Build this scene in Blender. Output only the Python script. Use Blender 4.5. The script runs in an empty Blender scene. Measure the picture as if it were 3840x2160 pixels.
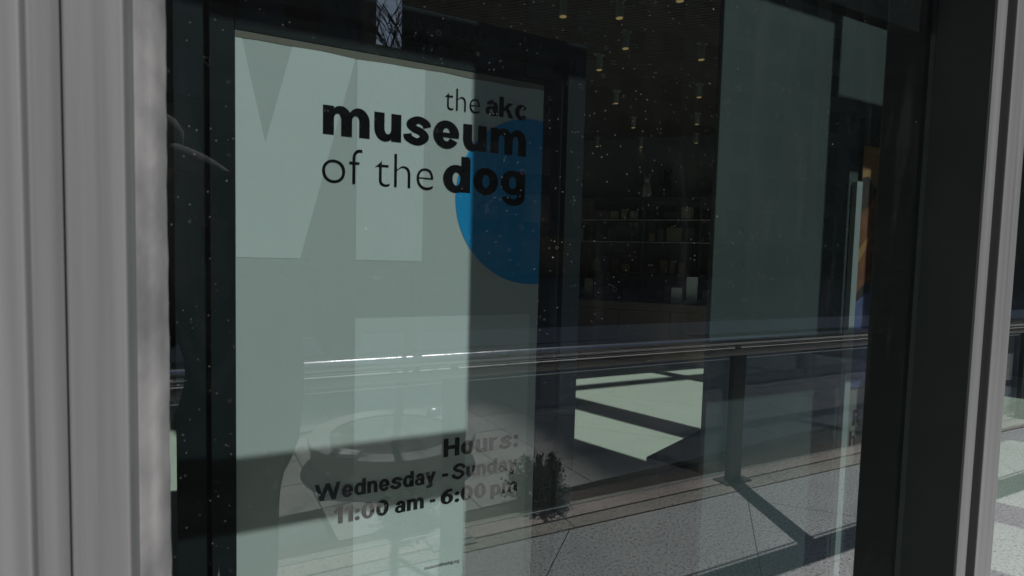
import bpy, bmesh, math, random
from mathutils import Vector, Matrix, Euler

sc = bpy.context.scene
col = sc.collection
RND = random.Random(7)

# ------------------------------------------------------------------ camera
cam = bpy.data.cameras.new('camera')
cam.sensor_width = 36.0
cam.lens = 2050.0 / 3840.0 * 36.0
cam.clip_start = 0.02
cam.clip_end = 600.0
cam_o = bpy.data.objects.new('camera', cam)
col.objects.link(cam_o)
_r = Vector((0.9013471, -0.4323412, 0.0255826))
_u = Vector((0.0017251, 0.0626525, 0.9980339))
_f = Vector((0.4330940, 0.8995308, -0.0572175))
cam_o.matrix_world = Matrix(((_r.x, _u.x, -_f.x, 0.0), (_r.y, _u.y, -_f.y, -0.65),
                             (_r.z, _u.z, -_f.z, 1.65), (0, 0, 0, 1)))
cam.dof.use_dof = True
cam.dof.focus_distance = 2.6
cam.dof.aperture_fstop = 8.0
sc.camera = cam_o

# ------------------------------------------------------------------ sky, sun, exposure
SUN = Vector((0.365, -1.0, 1.10)).normalized()
world = bpy.data.worlds.new('World')
sc.world = world
world.use_nodes = True
wn = world.node_tree
for n in list(wn.nodes):
    wn.nodes.remove(n)
sky = wn.nodes.new('ShaderNodeTexSky')
sky.sky_type = 'NISHITA'
sky.sun_disc = False
sky.dust_density = 0.4
sky.air_density = 1.6
sky.sun_elevation = math.asin(SUN.z)
sky.sun_rotation = math.atan2(SUN.x, SUN.y)
bg = wn.nodes.new('ShaderNodeBackground')
bg.inputs['Strength'].default_value = 0.08
wo = wn.nodes.new('ShaderNodeOutputWorld')
wn.links.new(sky.outputs[0], bg.inputs['Color'])
wn.links.new(bg.outputs[0], wo.inputs['Surface'])

sl = bpy.data.lights.new('sun', 'SUN')
sl.energy = 4.2
sl.angle = math.radians(0.55)
sl.color = (1.0, 0.972, 0.938)
so = bpy.data.objects.new('sun', sl)
so.rotation_euler = (-SUN).to_track_quat('-Z', 'Y').to_euler()
so.location = (5, -15, 18)
col.objects.link(so)

sc.view_settings.view_transform = 'Standard'
sc.view_settings.look = 'None'
sc.view_settings.exposure = 0.0
sc.view_settings.gamma = 1.0
sc.view_settings.use_curve_mapping = False
sc.render.engine = 'CYCLES'
sc.cycles.max_bounces = 10
sc.cycles.diffuse_bounces = 4
sc.cycles.glossy_bounces = 5
sc.cycles.transparent_max_bounces = 16
sc.cycles.transmission_bounces = 6
sc.cycles.caustics_reflective = False
sc.cycles.caustics_refractive = False
sc.cycles.sample_clamp_indirect = 6.0


# ------------------------------------------------------------------ helpers: objects
def tag(o, label=None, cat=None, group=None, kind=None):
    if label: o['label'] = label
    if cat: o['category'] = cat
    if group: o['group'] = group
    if kind: o['kind'] = kind
    return o


def empty(name, loc=(0, 0, 0), rz=0.0):
    o = bpy.data.objects.new(name, None)
    o.empty_display_size = 0.1
    o.location = loc
    o.rotation_euler = (0, 0, rz)
    col.objects.link(o)
    return o


def obj(name, mesh, m=None, parent=None, loc=None, rot=None):
    if isinstance(mesh, bmesh.types.BMesh):
        me = bpy.data.meshes.new(name)
        mesh.to_mesh(me)
        mesh.free()
    else:
        me = mesh
    if m is not None and len(me.materials) == 0:
        me.materials.append(m)
    o = bpy.data.objects.new(name, me)
    col.objects.link(o)
    if parent is not None:
        o.parent = parent
    if loc is not None:
        o.location = loc
    if rot is not None:
        o.rotation_euler = rot
    return o


def smooth(o, deg=40):
    me = o.data
    for p in me.polygons:
        p.use_smooth = True
    try:
        me.set_sharp_from_angle(angle=math.radians(deg))
    except Exception:
        pass
    return o


def add_box(bm, x0, x1, y0, y1, z0, z1):
    v = [bm.verts.new(c) for c in ((x0, y0, z0), (x1, y0, z0), (x1, y1, z0), (x0, y1, z0),
                                   (x0, y0, z1), (x1, y0, z1), (x1, y1, z1), (x0, y1, z1))]
    for f in ((0, 3, 2, 1), (4, 5, 6, 7), (0, 1, 5, 4), (1, 2, 6, 5), (2, 3, 7, 6), (3, 0, 4, 7)):
        bm.faces.new([v[i] for i in f])
    return v


def box(x0, x1, y0, y1, z0, z1, bev=0.0, seg=1):
    bm = bmesh.new()
    add_box(bm, x0, x1, y0, y1, z0, z1)
    if bev > 0:
        bmesh.ops.bevel(bm, geom=bm.edges[:], offset=bev, segments=seg, affect='EDGES', profile=0.5)
    return bm


def prism(pts, z0, z1):
    """vertical prism over a plan polygon (counter-clockwise)"""
    bm = bmesh.new()
    a = [bm.verts.new((x, y, z0)) for x, y in pts]
    b = [bm.verts.new((x, y, z1)) for x, y in pts]
    n = len(pts)
    bm.faces.new(list(reversed(a)))
    bm.faces.new(b)
    for i in range(n):
        j = (i + 1) % n
        bm.faces.new((a[i], a[j], b[j], b[i]))
    bmesh.ops.recalc_face_normals(bm, faces=bm.faces[:])
    return bm


def lathe(prof, n=32, cx=0, cy=0, caps=True):
    """surface of revolution, prof = [(r, z)...]"""
    bm = bmesh.new()
    rings = []
    for r, z in prof:
        if r < 1e-5:
            rings.append([bm.verts.new((cx, cy, z))])
        else:
            rings.append([bm.verts.new((cx + r * math.cos(2 * math.pi * i / n), cy + r * math.sin(2 * math.pi * i / n), z)) for i in range(n)])
    for a, b in zip(rings, rings[1:]):
        for i in range(n):
            j = (i + 1) % n
            if len(a) == 1 and len(b) == 1:
                continue
            if len(a) == 1:
                bm.faces.new((a[0], b[j], b[i]))
            elif len(b) == 1:
                bm.faces.new((a[i], a[j], b[0]))
            else:
                bm.faces.new((a[i], a[j], b[j], b[i]))
    if caps:
        if len(rings[0]) > 1:
            bm.faces.new(list(reversed(rings[0])))
        if len(rings[-1]) > 1:
            bm.faces.new(rings[-1])
    bmesh.ops.recalc_face_normals(bm, faces=bm.faces[:])
    return bm


def tube(bm, pts, rad, n=8, cap=True):
    """tapered tube along points"""
    pts = [Vector(p) for p in pts]
    rings = []
    ref = Vector((0.31, 0.52, 0.79))
    for i, p in enumerate(pts):
        t = (pts[min(i + 1, len(pts) - 1)] - pts[max(i - 1, 0)]).normalized()
        a = t.cross(ref)
        if a.length < 0.05:
            a = t.cross(Vector((1, 0, 0)))
        a.normalize()
        b = t.cross(a).normalized()
        r = rad[i] if isinstance(rad, (list, tuple)) else rad
        rings.append([bm.verts.new(p + a * (r * math.cos(2 * math.pi * k / n)) + b * (r * math.sin(2 * math.pi * k / n))) for k in range(n)])
    for a, b in zip(rings, rings[1:]):
        for i in range(n):
            j = (i + 1) % n
            bm.faces.new((a[i], a[j], b[j], b[i]))
    if cap:
        bm.faces.new(list(reversed(rings[0])))
        bm.faces.new(rings[-1])
    return bm


# ------------------------------------------------------------------ helpers: materials
def mat(name, c, rough=0.6, metal=0.0, c2=None, scale=8.0, detail=6.0, bump=0.0, bscale=None, spec=0.5, stretch=None, emit=None, estr=0.0):
    m = bpy.data.materials.new(name)
    m.use_nodes = True
    nt = m.node_tree
    b = nt.nodes['Principled BSDF']
    b.inputs['Base Color'].default_value = (*c, 1)
    b.inputs['Roughness'].default_value = rough
    b.inputs['Metallic'].default_value = metal
    b.inputs['Specular IOR Level'].default_value = spec
    if emit:
        b.inputs['Emission Color'].default_value = (*emit, 1)
        b.inputs['Emission Strength'].default_value = estr
    tc = nt.nodes.new('ShaderNodeTexCoord')
    mp = nt.nodes.new('ShaderNodeMapping')
    nt.links.new(tc.outputs['Object'], mp.inputs['Vector'])
    if stretch:
        mp.inputs['Scale'].default_value = stretch
    if c2 is not None:
        n = nt.nodes.new('ShaderNodeTexNoise')
        n.inputs['Scale'].default_value = scale
        n.inputs['Detail'].default_value = detail
        nt.links.new(mp.outputs[0], n.inputs['Vector'])
        r = nt.nodes.new('ShaderNodeValToRGB')
        r.color_ramp.elements[0].position = 0.35
        r.color_ramp.elements[0].color = (*c, 1)
        r.color_ramp.elements[1].position = 0.68
        r.color_ramp.elements[1].color = (*c2, 1)
        nt.links.new(n.outputs['Fac'], r.inputs['Fac'])
        nt.links.new(r.outputs['Color'], b.inputs['Base Color'])
    if bump > 0:
        n2 = nt.nodes.new('ShaderNodeTexNoise')
        n2.inputs['Scale'].default_value = bscale or scale
        n2.inputs['Detail'].default_value = 8.0
        nt.links.new(mp.outputs[0], n2.inputs['Vector'])
        bp_ = nt.nodes.new('ShaderNodeBump')
        bp_.inputs['Strength'].default_value = bump
        bp_.inputs['Distance'].default_value = 0.01
        nt.links.new(n2.outputs['Fac'], bp_.inputs['Height'])
        nt.links.new(bp_.outputs[0], b.inputs['Normal'])
    return m


def math_n(nt, op, a, b=None, c=None):
    n = nt.nodes.new('ShaderNodeMath')
    n.operation = op
    for i, v in enumerate((a, b, c)):
        if v is None:
            continue
        if isinstance(v, (int, float)):
            n.inputs[i].default_value = v
        else:
            nt.links.new(v, n.inputs[i])
    return n.outputs[0]


def granite(name, base, dark, light, tone=0.12):
    """speckled stone: fine dark and pale crystals plus large soft stains"""
    m = bpy.data.materials.new(name)
    m.use_nodes = True
    nt = m.node_tree
    b = nt.nodes['Principled BSDF']
    b.inputs['Roughness'].default_value = 0.72
    b.inputs['Specular IOR Level'].default_value = 0.3
    g = nt.nodes.new('ShaderNodeNewGeometry')
    n1 = nt.nodes.new('ShaderNodeTexNoise')
    n1.inputs['Scale'].default_value = 62.0
    n1.inputs['Detail'].default_value = 4.0
    n1.inputs['Roughness'].default_value = 0.7
    nt.links.new(g.outputs['Position'], n1.inputs['Vector'])
    r1 = nt.nodes.new('ShaderNodeValToRGB')
    e = r1.color_ramp.elements
    e[0].position = 0.36; e[0].color = (*dark, 1)
    e[1].position = 0.62; e[1].color = (*light, 1)
    k = e.new(0.46); k.color = (*base, 1)
    nt.links.new(n1.outputs['Fac'], r1.inputs['Fac'])
    n2 = nt.nodes.new('ShaderNodeTexNoise')
    n2.inputs['Scale'].default_value = 1.7
    n2.inputs['Detail'].default_value = 5.0
    nt.links.new(g.outputs['Position'], n2.inputs['Vector'])
    f = math_n(nt, 'MULTIPLY_ADD', n2.outputs['Fac'], tone * 4, 1.0 - tone * 2)
    mx = nt.nodes.new('ShaderNodeMix')
    mx.data_type = 'RGBA'
    mx.blend_type = 'MULTIPLY'
    mx.inputs['Factor'].default_value = 1.0
    nt.links.new(r1.outputs['Color'], mx.inputs[6])
    cb = nt.nodes.new('ShaderNodeCombineColor')
    for i in range(3):
        nt.links.new(f, cb.inputs[i])
    nt.links.new(cb.outputs[0], mx.inputs[7])
    nt.links.new(mx.outputs[2], b.inputs['Base Color'])
    return m


def glass_mat(name, tint, ior=1.52, dirt=True, sheets=2.0):
    """plate glass: fresnel mirror over tinted see-through, with dust specks, dried drops and a thin film"""
    m = bpy.data.materials.new(name)
    m.use_nodes = True
    nt = m.node_tree
    for n in list(nt.nodes):
        nt.nodes.remove(n)
    out = nt.nodes.new('ShaderNodeOutputMaterial')
    tr = nt.nodes.new('ShaderNodeBsdfTransparent')
    tr.inputs['Color'].default_value = (*tint, 1)
    gl = nt.nodes.new('ShaderNodeBsdfGlossy')
    gl.inputs['Roughness'].default_value = 0.0
    gl.inputs['Color'].default_value = (0.96, 0.97, 1.0, 1)
    fr = nt.nodes.new('ShaderNodeFresnel')
    # a thin sheet has the same reflectance from either side
    gb = nt.nodes.new('ShaderNodeNewGeometry')
    nt.links.new(math_n(nt, 'MULTIPLY_ADD', gb.outputs['Backfacing'], 1.0 / ior - ior, ior), fr.inputs['IOR'])
    mx = nt.nodes.new('ShaderNodeMixShader')
    # several air-glass surfaces in a row: R = k r / (1 + (k - 1) r)
    k_ = sheets * 2.0
    num = math_n(nt, 'MULTIPLY', fr.outputs[0], k_)
    den = math_n(nt, 'MULTIPLY_ADD', fr.outputs[0], k_ - 1.0, 1.0)
    nt.links.new(math_n(nt, 'DIVIDE', num, den), mx.inputs[0])
    nt.links.new(tr.outputs[0], mx.inputs[1])
    nt.links.new(gl.outputs[0], mx.inputs[2])
    last = mx.outputs[0]
    if dirt:
        g = nt.nodes.new('ShaderNodeNewGeometry')
        pos = g.outputs['Position']

        def specks(scale, rmax, keep, soft):
            v = nt.nodes.new('ShaderNodeTexVoronoi')
            v.inputs['Scale'].default_value = scale
            nt.links.new(pos, v.inputs['Vector'])
            sp = nt.nodes.new('ShaderNodeSeparateColor')
            nt.links.new(v.outputs['Color'], sp.inputs[0])
            on = math_n(nt, 'GREATER_THAN', sp.outputs[0], 1.0 - keep)
            rad = math_n(nt, 'MULTIPLY_ADD', sp.outputs[1], rmax * 0.8, rmax * 0.2)
            dd = math_n(nt, 'SUBTRACT', rad, v.outputs['Distance'])
            s = math_n(nt, 'MULTIPLY', dd, soft)
            s.node.use_clamp = True
            return math_n(nt, 'MULTIPLY', on, s), v, sp
        # dust points
        s1, _, _ = specks(95.0, 0.085, 0.62, 24.0)
        s2, _, _ = specks(40.0, 0.042, 0.30, 50.0)
        # clusters where rain dried
        cl = nt.nodes.new('ShaderNodeTexNoise')
        cl.inputs['Scale'].default_value = 3.2
        cl.inputs['Detail'].default_value = 2.0
        nt.links.new(pos, cl.inputs['Vector'])
        cm = math_n(nt, 'MULTIPLY_ADD', cl.outputs['Fac'], 5.0, -2.2)
        cm.node.use_clamp = True
        # ring-shaped dried drops
        v = nt.nodes.new('ShaderNodeTexVoronoi')
        v.inputs['Scale'].default_value = 58.0
        nt.links.new(pos, v.inputs['Vector'])
        sp = nt.nodes.new('ShaderNodeSeparateColor')
        nt.links.new(v.outputs['Color'], sp.inputs[0])
        on = math_n(nt, 'GREATER_THAN', sp.outputs[0], 0.72)
        rr = math_n(nt, 'MULTIPLY_ADD', sp.outputs[1], 0.10, 0.08)
        ad = math_n(nt, 'ABSOLUTE', math_n(nt, 'SUBTRACT', v.outputs['Distance'], rr))
        ring = math_n(nt, 'MULTIPLY_ADD', ad, -28.0, 1.0)
        ring.node.use_clamp = True
        ring = math_n(nt, 'MULTIPLY', math_n(nt, 'MULTIPLY', ring, on), math_n(nt, 'MULTIPLY', cm, 0.07))
        # fine hair scratches
        wv = nt.nodes.new('ShaderNodeTexNoise')
        wv.inputs['Scale'].default_value = 9.0
        wv.inputs['Detail'].default_value = 1.0
        mp = nt.nodes.new('ShaderNodeMapping')
        mp.inputs['Rotation'].default_value = (0.0, 0.6, 0.0)
        mp.inputs['Scale'].default_value = (1.0, 1.0, 5.0)
        nt.links.new(pos, mp.inputs['Vector'])
        nt.links.new(mp.outputs[0], wv.inputs['Vector'])
        tot = math_n(nt, 'ADD', math_n(nt, 'MULTIPLY', s1, math_n(nt, 'MULTIPLY_ADD', cm, 0.25, 0.12)), math_n(nt, 'MULTIPLY', s2, 0.6))
        s3, _, _ = specks(170.0, 0.13, 0.60, 14.0)
        tot = math_n(nt, 'ADD', tot, math_n(nt, 'MULTIPLY', s3, math_n(nt, 'MULTIPLY_ADD', cm, 0.25, 0.15)))
        tot = math_n(nt, 'ADD', tot, ring)
        film = math_n(nt, 'MULTIPLY_ADD', wv.outputs['Fac'], 0.004, 0.001)
        sm = nt.nodes.new('ShaderNodeTexNoise')
        sm.inputs['Scale'].default_value = 5.0
        sm.inputs['Detail'].default_value = 6.0
        sm.inputs['Distortion'].default_value = 1.2
        mp2 = nt.nodes.new('ShaderNodeMapping')
        mp2.inputs['Rotation'].default_value = (0.0, -0.5, 0.0)
        mp2.inputs['Scale'].default_value = (3.0, 1.0, 0.6)
        nt.links.new(pos, mp2.inputs['Vector'])
        nt.links.new(mp2.outputs[0], sm.inputs['Vector'])
        smear = math_n(nt, 'MULTIPLY_ADD', sm.outputs['Fac'], 4.0, -2.2)
        smear.node.use_clamp = True
        tot = math_n(nt, 'ADD', tot, math_n(nt, 'MULTIPLY', smear, 0.012))
        tot = math_n(nt, 'ADD', tot, film)
        tot.node.use_clamp = True
        df = nt.nodes.new('ShaderNodeBsdfDiffuse')
        df.inputs['Color'].default_value = (0.62, 0.62, 0.6, 1)
        m2 = nt.nodes.new('ShaderNodeMixShader')
        nt.links.new(tot, m2.inputs[0])
        nt.links.new(last, m2.inputs[1])
        nt.links.new(df.outputs[0], m2.inputs[2])
        last = m2.outputs[0]
    nt.links.new(last, out.inputs['Surface'])
    return m


def clear_mat(name, tint):
    m = bpy.data.materials.new(name)
    m.use_nodes = True
    nt = m.node_tree
    for n in list(nt.nodes):
        nt.nodes.remove(n)
    out = nt.nodes.new('ShaderNodeOutputMaterial')
    tr = nt.nodes.new('ShaderNodeBsdfTransparent')
    tr.inputs['Color'].default_value = (*tint, 1)
    nt.links.new(tr.outputs[0], out.inputs['Surface'])
    return m


M_alu = mat('anodised_aluminium', (0.138, 0.140, 0.145), 0.38, 0.0, (0.220, 0.220, 0.223), 4.0, 8.0, 0.04, 60.0, 0.4, (14.0, 14.0, 0.18))
M_side_shade = mat('painted_side_shade', (0.075, 0.076, 0.078), 0.6, 0.0, (0.09, 0.09, 0.092), 5.0, 6.0, spec=0.15)  # darker tone that stands in for shade on the mullion sides
M_alu_dark = mat('recessed_gasket', (0.012, 0.012, 0.013), 0.8, spec=0.05)
M_seal = mat('grey_silicone', (0.17, 0.168, 0.172), 0.45, 0.0, (0.31, 0.305, 0.305), 14.0, 8.0, 0.12, 40.0)
M_glass = glass_mat('storefront_glass', (0.655, 0.752, 0.758), 1.52, True, 2.25)
M_glass_in = clear_mat('glass_core', (0.97, 0.99, 0.985))
M_black = mat('black_frame_paint', (0.010, 0.013, 0.015), 0.5, 0.0, (0.015, 0.019, 0.021), 3.0, spec=0.15)
M_paper = mat('poster_paper', (0.565, 0.555, 0.52), 0.65, 0.0, (0.585, 0.575, 0.54), 2.0)
M_paper_lt = mat('poster_white', (0.73, 0.72, 0.685), 0.65, 0.0, (0.75, 0.74, 0.705), 2.0)
M_ink = mat('black_ink', (0.006, 0.006, 0.007), 0.7, spec=0.03)
M_ink_grey = mat('charcoal_ink', (0.016, 0.016, 0.016), 0.7, spec=0.03)
M_blue = mat('blue_ink', (0.012, 0.30, 0.62), 0.6, spec=0.1)
M_gran = granite('grey_granite', (0.49, 0.485, 0.48), (0.12, 0.12, 0.12), (0.66, 0.65, 0.64))
M_gran_k = granite('tan_granite', (0.43, 0.385, 0.34), (0.15, 0.14, 0.13), (0.56, 0.51, 0.46))
M_tile = mat('plaza_tile', (0.40, 0.375, 0.35), 0.75, 0.0, (0.47, 0.44, 0.41), 3.0, 8.0, 0.1, 90.0)
M_plaza = mat('plaza_bed', (0.10, 0.098, 0.095), 0.85, 0.0, (0.15, 0.147, 0.14), 2.0, 8.0)
M_terr = granite('terrazzo', (0.80, 0.765, 0.62), (0.62, 0.59, 0.48), (0.84, 0.80, 0.66), 0.03)
M_joint = mat('floor_bed', (0.12, 0.12, 0.115), 0.8)
M_ceil = mat('dark_ceiling', (0.03, 0.025, 0.022), 0.8, 0.0, (0.04, 0.033, 0.027), 4.0)
M_slat = mat('ceiling_slat', (0.075, 0.058, 0.048), 0.7, 0.0, (0.10, 0.08, 0.066), 3.0, 6.0, 0.0, None, 0.4, (1.0, 1.0, 1.0))
M_wall_in = mat('grey_interior_wall', (0.12, 0.122, 0.12), 0.85, 0.0, (0.14, 0.142, 0.14), 2.0)
M_pier = mat('grey_pier', (0.046, 0.060, 0.055), 0.8, 0.0, (0.060, 0.074, 0.068), 2.5, 5.0)
M_steel = mat('brushed_stainless', (0.66, 0.66, 0.67), 0.26, 1.0, (0.72, 0.72, 0.73), 6.0, 6.0, 0.0, None, 0.5, (0.4, 8.0, 8.0))
M_steel_d = mat('satin_steel', (0.46, 0.44, 0.405), 0.5, 0.2, (0.55, 0.525, 0.485), 5.0)
M_post = mat('dark_steel_post', (0.045, 0.047, 0.05), 0.5, 0.3, (0.06, 0.062, 0.065), 5.0)
M_bench = mat('black_bench', (0.014, 0.014, 0.015), 0.55)
M_lamp_body = mat('grey_lamp_housing', (0.36, 0.37, 0.37), 0.5)
M_lamp_lit = mat('warm_lamp_glow', (0.8, 0.6, 0.3), 0.5, emit=(1.0, 0.62, 0.22), estr=0.22)
M_wood = mat('oak_counter', (0.10, 0.065, 0.038), 0.55, 0.0, (0.14, 0.09, 0.052), 5.0, 8.0, 0.0, None, 0.5, (1.0, 12.0, 12.0))
M_shelf = mat('dark_shelf', (0.05, 0.05, 0.05), 0.6, 0.0, (0.065, 0.062, 0.06), 4.0)
M_bark = mat('grey_bark', (0.04, 0.035, 0.03), 0.95, 0.0, (0.06, 0.053, 0.046), 22.0, 8.0, 0.4, 30.0)
M_leaf = mat('box_leaf', (0.035, 0.065, 0.022), 0.45, 0.0, (0.08, 0.115, 0.045), 40.0)
M_soil = mat('planter_soil', (0.06, 0.042, 0.034), 0.95, 0.0, (0.13, 0.095, 0.08), 30.0, 8.0, 0.6, 50.0)
M_conc = mat('cast_stone', (0.33, 0.312, 0.292), 0.8, 0.0, (0.40, 0.38, 0.355), 6.0, 8.0, 0.15, 60.0)
M_brick = mat('brown_masonry', (0.055, 0.042, 0.034), 0.85, 0.0, (0.075, 0.056, 0.046), 6.0, 8.0, 0.2, 20.0)
M_stone = mat('grey_stone_cladding', (0.045, 0.044, 0.043), 0.8, 0.0, (0.06, 0.058, 0.056), 3.0, 8.0)
M_win = mat('dark_window_glass', (0.02, 0.021, 0.022), 0.25)
M_cloth = mat('black_jacket', (0.008, 0.008, 0.009), 1.0, 0.0, (0.013, 0.013, 0.014), 30.0, 8.0, 0.2, 60.0, 0.0)
M_glove = mat('black_knit', (0.009, 0.009, 0.01), 1.0, 0.0, (0.014, 0.014, 0.015), 80.0, 4.0, 0.2, 90.0, 0.0)
M_skin = mat('skin', (0.42, 0.27, 0.2), 0.55, 0.0, (0.46, 0.30, 0.22), 12.0)
M_cap = mat('grey_mesh_cap', (0.10, 0.088, 0.086), 0.9, 0.0, (0.17, 0.15, 0.145), 220.0, 2.0, 0.3, 300.0)
M_capedge = mat('cap_edge', (0.55, 0.54, 0.52), 0.6)
M_white = mat('white_card', (0.72, 0.72, 0.70), 0.6)
M_plastic = mat('clear_cup', (0.75, 0.77, 0.78), 0.15, 0.0, spec=0.8)


# ------------------------------------------------------------------ the ground
g = obj('ground', box(-150, 150, -300, -0.11, -0.6, -0.045), M_plaza)
tag(g, kind='structure')


# granite walkway slabs laid on the diagonal between facade and railing
def clip_poly(poly, axis, val, keep_less):
    outp = []
    for i in range(len(poly)):
        a, b = poly[i], poly[(i + 1) % len(poly)]
        ia = (a[axis] <= val) if keep_less else (a[axis] >= val)
        ib = (b[axis] <= val) if keep_less else (b[axis] >= val)
        if ia:
            outp.append(a)
        if ia != ib:
            t = (val - a[axis]) / (b[axis] - a[axis])
            outp.append((a[0] + t * (b[0] - a[0]), a[1] + t * (b[1] - a[1])))
    return outp


walk = empty('granite_walkway')
tag(walk, kind='structure')
J = 0.004
for i in range(-8, 12):
    for j in range(-5, 7):
        s0, s1 = 1.155 + 1.5 * i + J, 1.155 + 1.5 * (i + 1) - J       # x + y
        d0, d1 = 5.115 + 3.0 * j + J, 5.115 + 3.0 * (j + 1) - J       # x - y
        poly = [((s + q) / 2, (s - q) / 2) for s, q in ((s0, d0), (s0, d1), (s1, d1), (s1, d0))]
        if max(p[0] for p in poly) < -5 or min(p[0] for p in poly) > 13:
            continue
        poly = clip_poly(poly, 1, -0.13, True)
        if len(poly) > 2:
            poly = clip_poly(poly, 1, -2.098, False)
        if len(poly) < 3:
            continue
        area = sum(poly[k][0] * poly[(k + 1) % len(poly)][1] - poly[(k + 1) % len(poly)][0] * poly[k][1] for k in range(len(poly))) / 2
        if abs(area) < 0.01:
            continue
        if area < 0:
            poly.reverse()
        obj('slab', prism(poly, -0.044, RND.uniform(-0.0006, 0.0006)), M_gran, walk)

kerb = empty('granite_kerb')
tag(kerb, kind='structure')
for k in range(-3, 8):
    x0 = k * 1.8
    obj('kerb_stone', box(x0 + 0.002, x0 + 1.798, -2.42, -2.104, -0.044, 0.004, 0.003), M_gran_k, kerb)

plaza = empty('plaza_paving')
tag(plaza, kind='structure')
tile_me = None
ts = 0.46
rz = math.radians(-4.5)
cz, sz = math.cos(rz), math.sin(rz)
cnt = 0
for i in range(-5, 21):
    for j in range(0, 13):
        x = 0.455 + ts * (i + 0.5)
        y = -2.50 - ts * (j - 0.5)
        X = 0.455 + (x - 0.455) * cz - (y + 2.5) * sz
        Y = -2.5 + (x - 0.455) * sz + (y + 2.5) * cz
        if Y > -2.72 or cnt >= 300:
            continue
        if tile_me is None:
            o = obj('paver', box(-ts / 2 + 0.003, ts / 2 - 0.003, -ts / 2 + 0.003, ts / 2 - 0.003, -0.05, 0.0, 0.002), M_tile, plaza)
            tile_me = o.data
        else:
            o = obj('paver', tile_me, None, plaza)
        o.location = (X, Y, RND.uniform(-0.0015, 0.0015))
        o.rotation_euler = (0, 0, rz)
        cnt += 1
# paving further out, joints too far away to tell apart
o = obj('far_paving', box(-40, 60, -10.6, -8.62, -0.044, -0.008), M_tile, plaza)
st = obj('street', box(-120, 120, -120, -10.62, -0.044, -0.02), mat('asphalt', (0.035, 0.035, 0.037), 0.85, 0.0, (0.06, 0.06, 0.062), 5.0, 8.0, 0.2, 80.0))
tag(st, kind='structure')
o = obj('soil_strip', box(-6, 12, -2.57, -2.425, -0.044, -0.006), M_soil, plaza)

# ------------------------------------------------------------------ the storefront
front = empty('museum_storefront', (0, 0, 0))
tag(front, 'grey aluminium storefront with tall dusty plate glass panes facing the granite walkway', 'storefront')
ZT = 6.6
QF = 0.0985


def mullion(xa, xb, zb=0.0, zt=ZT, nose=0.038):
    """two square noses with a recessed channel between them, a box behind, as one extrusion"""
    gap0, gap1 = xa + nose, xb - nose
    rec = 0.014 if xa < 0 else 0.03
    pts = [(xa, 0.012), (xa, -QF), (gap0, -QF), (gap0, -QF + rec), (gap1, -QF + rec), (gap1, -QF), (xb, -QF), (xb, 0.012)]
    if gap1 - gap0 < 0.008:
        pts = [(xa, 0.012), (xa, -QF), (xb, -QF), (xb, 0.012)]
    bm = prism(list(reversed(pts)), zb, zt)
    bmesh.ops.bevel(bm, geom=[e for e in bm.edges if abs(e.verts[0].co.z - e.verts[1].co.z) > 1.0], offset=0.002, segments=2, affect='EDGES', profile=0.5)
    mo = obj('mullion', bm, M_alu, front)
    obj('inner_body', box(xa + 0.001, xb - 0.001, 0.0125, QF, zb, zt), M_black, mo)
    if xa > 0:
        obj('side_shade', box(xa - 0.0015, xa - 0.0001, -QF + 0.003, -0.0005, zb, zt), M_side_shade, mo)  # thin dark plates paint the shade onto the side faces
        obj('side_shade', box(xb + 0.0001, xb + 0.0015, -QF + 0.003, -0.0005, zb, zt), M_side_shade, mo)
    return mo


MULL = [(-1.62, -1.515), (-0.199, -0.0925), (1.245, 1.351), (4.84, 5.21), (7.40, 7.60), (9.95, 10.1)]
for xa, xb in MULL:
    mullion(xa, xb, 0.0, ZT, 0.0405 if xa > -0.3 and xa < 0 else 0.036)
obj('glazing_bar', box(2.645, 2.680, -0.02, 0.03, 0.0, ZT), M_alu, front)


def sealant(x, side, seed):
    """hand-tooled silicone fillet between mullion and glass, edge slightly wavy"""
    r = random.Random(seed)
    bm = bmesh.new()
    rows = []
    n = 160
    ph = [r.uniform(0, 6.28) for _ in range(6)]
    for i in range(n + 1):
        z = 0.1 + (2.1 - 0.1) * i / n
        w = 0.0185 + 0.0002 * math.sin(z * 9 + ph[0]) + 0.0002 * math.sin(z * 23 + ph[1]) + 0.0002 * math.sin(z * 57 + ph[2]) + 0.00025 * math.sin(z * 140 + ph[3]) + r.uniform(-0.0002, 0.0002)
        dpt = 0.043 + 0.0006 * math.sin(z * 4 + ph[4])
        rows.append([bm.verts.new((x + side * q * w, -yy * dpt, z)) for q, yy in ((0.0, 1.28), (0.10, 1.22), (0.30, 1.0), (0.52, 0.84), (0.62, 0.80), (0.82, 0.52), (0.97, 0.2), (1.0, 0.02), (0.0, 0.02))])
    for a, b in zip(rows, rows[1:]):
        for k in range(len(a)):
            kk = (k + 1) % len(a)
            bm.faces.new((a[k], a[kk], b[kk], b[k]))
    bm.faces.new(rows[0]); bm.faces.new(list(reversed(rows[-1])))
    bmesh.ops.recalc_face_normals(bm, faces=bm.faces[:])
    return smooth(obj('sealant_bead', bm, M_seal, front), 60)


sealant(-0.0925, 1, 3)


def transom(x0, x1, z0, z1):
    return obj('transom', box(x0 + 0.0005, x1 - 0.0005, -0.03 if z0 < 0.5 else 0.0115, QF - 0.002 if z0 < 0.5 else 0.035, z0, z1, 0.0015), M_alu_dark if z0 > 0.5 else M_alu, front)


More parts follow.
